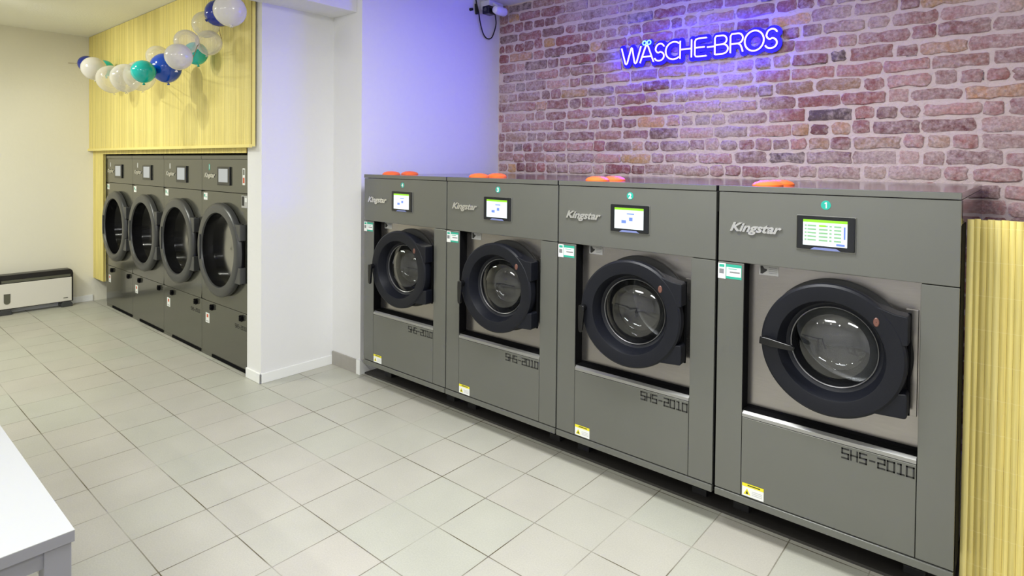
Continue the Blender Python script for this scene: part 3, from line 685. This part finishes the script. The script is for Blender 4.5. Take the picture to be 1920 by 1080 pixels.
# ------------------------------------------------------------------ balloons
def balloon(c, r, m, label, rx=0, ry=0, st=1.12):
    n, k = 28, 18; mb = MB(); prof = []
    for i in range(k+1):
        a = PI*i/k; z = math.cos(a); rr = math.sin(a)
        zz = z*(1 if z > 0 else st); rr *= (1-.08*max(0, -z)**2)
        prof.append((max(.001, r*rr), r*zz))
    prof += [(.006*1, -r*st-.004), (.011, -r*st-.014), (.007, -r*st-.015)]
    mb.lathe(prof, 0, 0, 0, n, 'z')
    o = mb.build('balloon', m, smooth='all', loc=c, rot=(rx, ry, random.uniform(0, 6)))
    return tag(o, label, 'balloon', 'party balloons on the bamboo panel')
BL = [ # centre, radius in metres, material, label, lean
 ((0.082, 1.2, 2.567), 0.1, 'balloon_pearl', 'large pearl white balloon at the top right end of the garland', (.5, -.6)),
 ((-0.376, 1.33, 2.647), 0.095, 'balloon_navy', 'dark blue balloon half behind the large pearl one', (2.2, .4)),
 ((-0.623, 1.34, 2.604), 0.095, 'balloon_clear', 'milky translucent balloon left of the upper dark blue balloon', (1.7, .9)),
 ((-0.471, 1.3, 2.445), 0.088, 'balloon_clear', 'translucent balloon hanging below the milky upper one', (.6, .3)),
 ((-0.802, 1.34, 2.411), 0.085, 'balloon_teal', 'dark teal balloon under the right half of the garland', (.9, .2)),
 ((-0.425, 1.132, 2.419), 0.081, 'balloon_clear', 'translucent balloon above the right teal balloon', (1.1, .3)),
 ((-0.336, 1.048, 2.294), 0.086, 'balloon_pearl', 'pearl balloon overlapping the bright blue one on its right', (.3, .3)),
 ((-1.136, 1.25, 2.322), 0.113, 'balloon_blue', 'bright blue balloon at the lowest bend of the garland', (.2, -.3)),
 ((-1.626, 1.36, 2.479), 0.091, 'balloon_clear', 'clear balloon above, between the bright blue and bright teal balloons', (.5, .2)),
 ((-1.055, 1.068, 2.262), 0.084, 'balloon_teal', 'bright teal balloon in the middle of the garland', (.2, .3)),
 ((-1.869, 1.3, 2.329), 0.125, 'balloon_clear', 'clear balloon behind and around the bright teal balloon', (.4, .5)),
 ((-1.241, 1.008, 2.223), 0.106, 'balloon_clear', 'clear balloon at the bottom, left of the bright teal one', (.1, .3)),
 ((-2.551, 1.28, 2.356), 0.126, 'balloon_clear', 'clear balloon at the lower left of the garland', (.7, .1)),
 ((-3.048, 1.364, 2.515), 0.08, 'balloon_teal', 'small teal balloon near the left wall', (.3, .2)),
 ((-2.857, 1.22, 2.478), 0.108, 'balloon_pearl', 'milky balloon beside the left cream wall', (.4, -.3)),
 ((-3.559, 1.34, 2.606), 0.085, 'balloon_navy', 'small dark blue balloon at the far left end', (.2, .5)),
]
placed = []
for c, r, m, lab, (a, b) in BL:
    balloon(c, r, m, lab, a*.5-.2, b*.6, 1.06); placed.append((Vector(c), r))
gp = [Vector((-.5, 1.44, 2.96))]+[c+Vector((0, q+.002, 0)) for c, q in placed[1:]]+[Vector((-3.9960, 1.2788, 2.6527))]
tag(MB().tube(smooth_path(gp, 3), .0025, 6).build('garland_string', 'cord', smooth='all'), 'thin string of the balloon garland reaching the left wall', 'string')

# ------------------------------------------------------------------ heater
ht = thing('convector_heater', 'low white electric convector heater with black top against the left wall', 'heater', (-3.86, .50, 0))
H0, H1 = 0, .79
def yz(px, pts, x0, x1): return px.add([(x0, y, z) for y, z in pts]+[(x1, y, z) for y, z in pts], [tuple(range(len(pts)-1, -1, -1)), tuple(range(len(pts), 2*len(pts)))]+[(i, (i+1) % len(pts), (i+1) % len(pts)+len(pts), i+len(pts)) for i in range(len(pts))])
yz(MB(), [(.0, .055), (.785, .055), (.79, .06), (.79, .36), (.782, .39), (.765, .405), (.02, .405), (0, .385)], -.13, -.008).build('casing', 'heater_black', ht, bevel=.006)
yz(MB(), [(.012, .062), (.775, .062), (.775, .318), (.012, .318)], -.02, 0).build('front_panel', 'heater_white', ht, bevel=.004)
yz(MB(), [(.19, .326), (.765, .326), (.765, .352), (.19, .352)], -.012, -.004).build('air_grille', 'heater_window', ht)
yz(MB(), [(.0, .322), (.185, .322), (.185, .398), (.0, .398)], -.012, .002).build('control_panel', 'heater_black', ht, bevel=.004)
for y in (.06, .11, .155): MB().lathe([(.001, .012), (.014, .010), (.016, 0)], .002, y, .362, 20, 'x').build('dial', 'door_grey', ht, smooth=True)
yz(MB(), arc(.233, .135, .026, .026, 180, 360, 10)+[(.259, .215), (.207, .215)], -.001, .003).build('indicator_window', 'heater_window', ht)
yz(MB(), [(.70, .095), (.74, .095), (.74, .103), (.70, .103)], -.001, .001).build('nameplate', 'heater_window', ht)
for y in (.22, .73): yz(MB(), [(y-.05, .0), (y+.05, .0), (y+.05, .03), (y+.035, .056), (y-.035, .056), (y-.05, .03)], -.12, .01).build('foot', 'door_grey', ht, bevel=.004)

# ------------------------------------------------------------------ table
tb = thing('table', 'white rectangular table in the left foreground', 'table', (2.388, -.174, 0))
TX, TY = -2.2, -.75
MB().box(TX, 0, TY, 0, .749, .7505).build('tabletop', 'table_white', tb)
MB().box(TX, 0, TY, 0, .724, .7488).build('shaded_edge', 'table_leg', tb, bevel=.001)['label'] = 'table edge with its shade painted grey'  # grey stands in for the shade on the white table's edge
MB().box(TX+.02, -.012, TY+.012, TY+.03, .683, .723).box(TX+.02, -.012, -.03, -.012, .683, .723).box(-.03, -.012, TY+.02, -.02, .683, .723).box(TX+.012, TX+.03, TY+.02, -.02, .683, .723).build('apron', 'table_leg', tb)
for x in (-.005, TX+.055):
    for y in (-.005, TY+.055):
        MB().box(x-.05, x, y-.05, y, 0, .724).build('leg', 'table_leg', tb, bevel=.002)
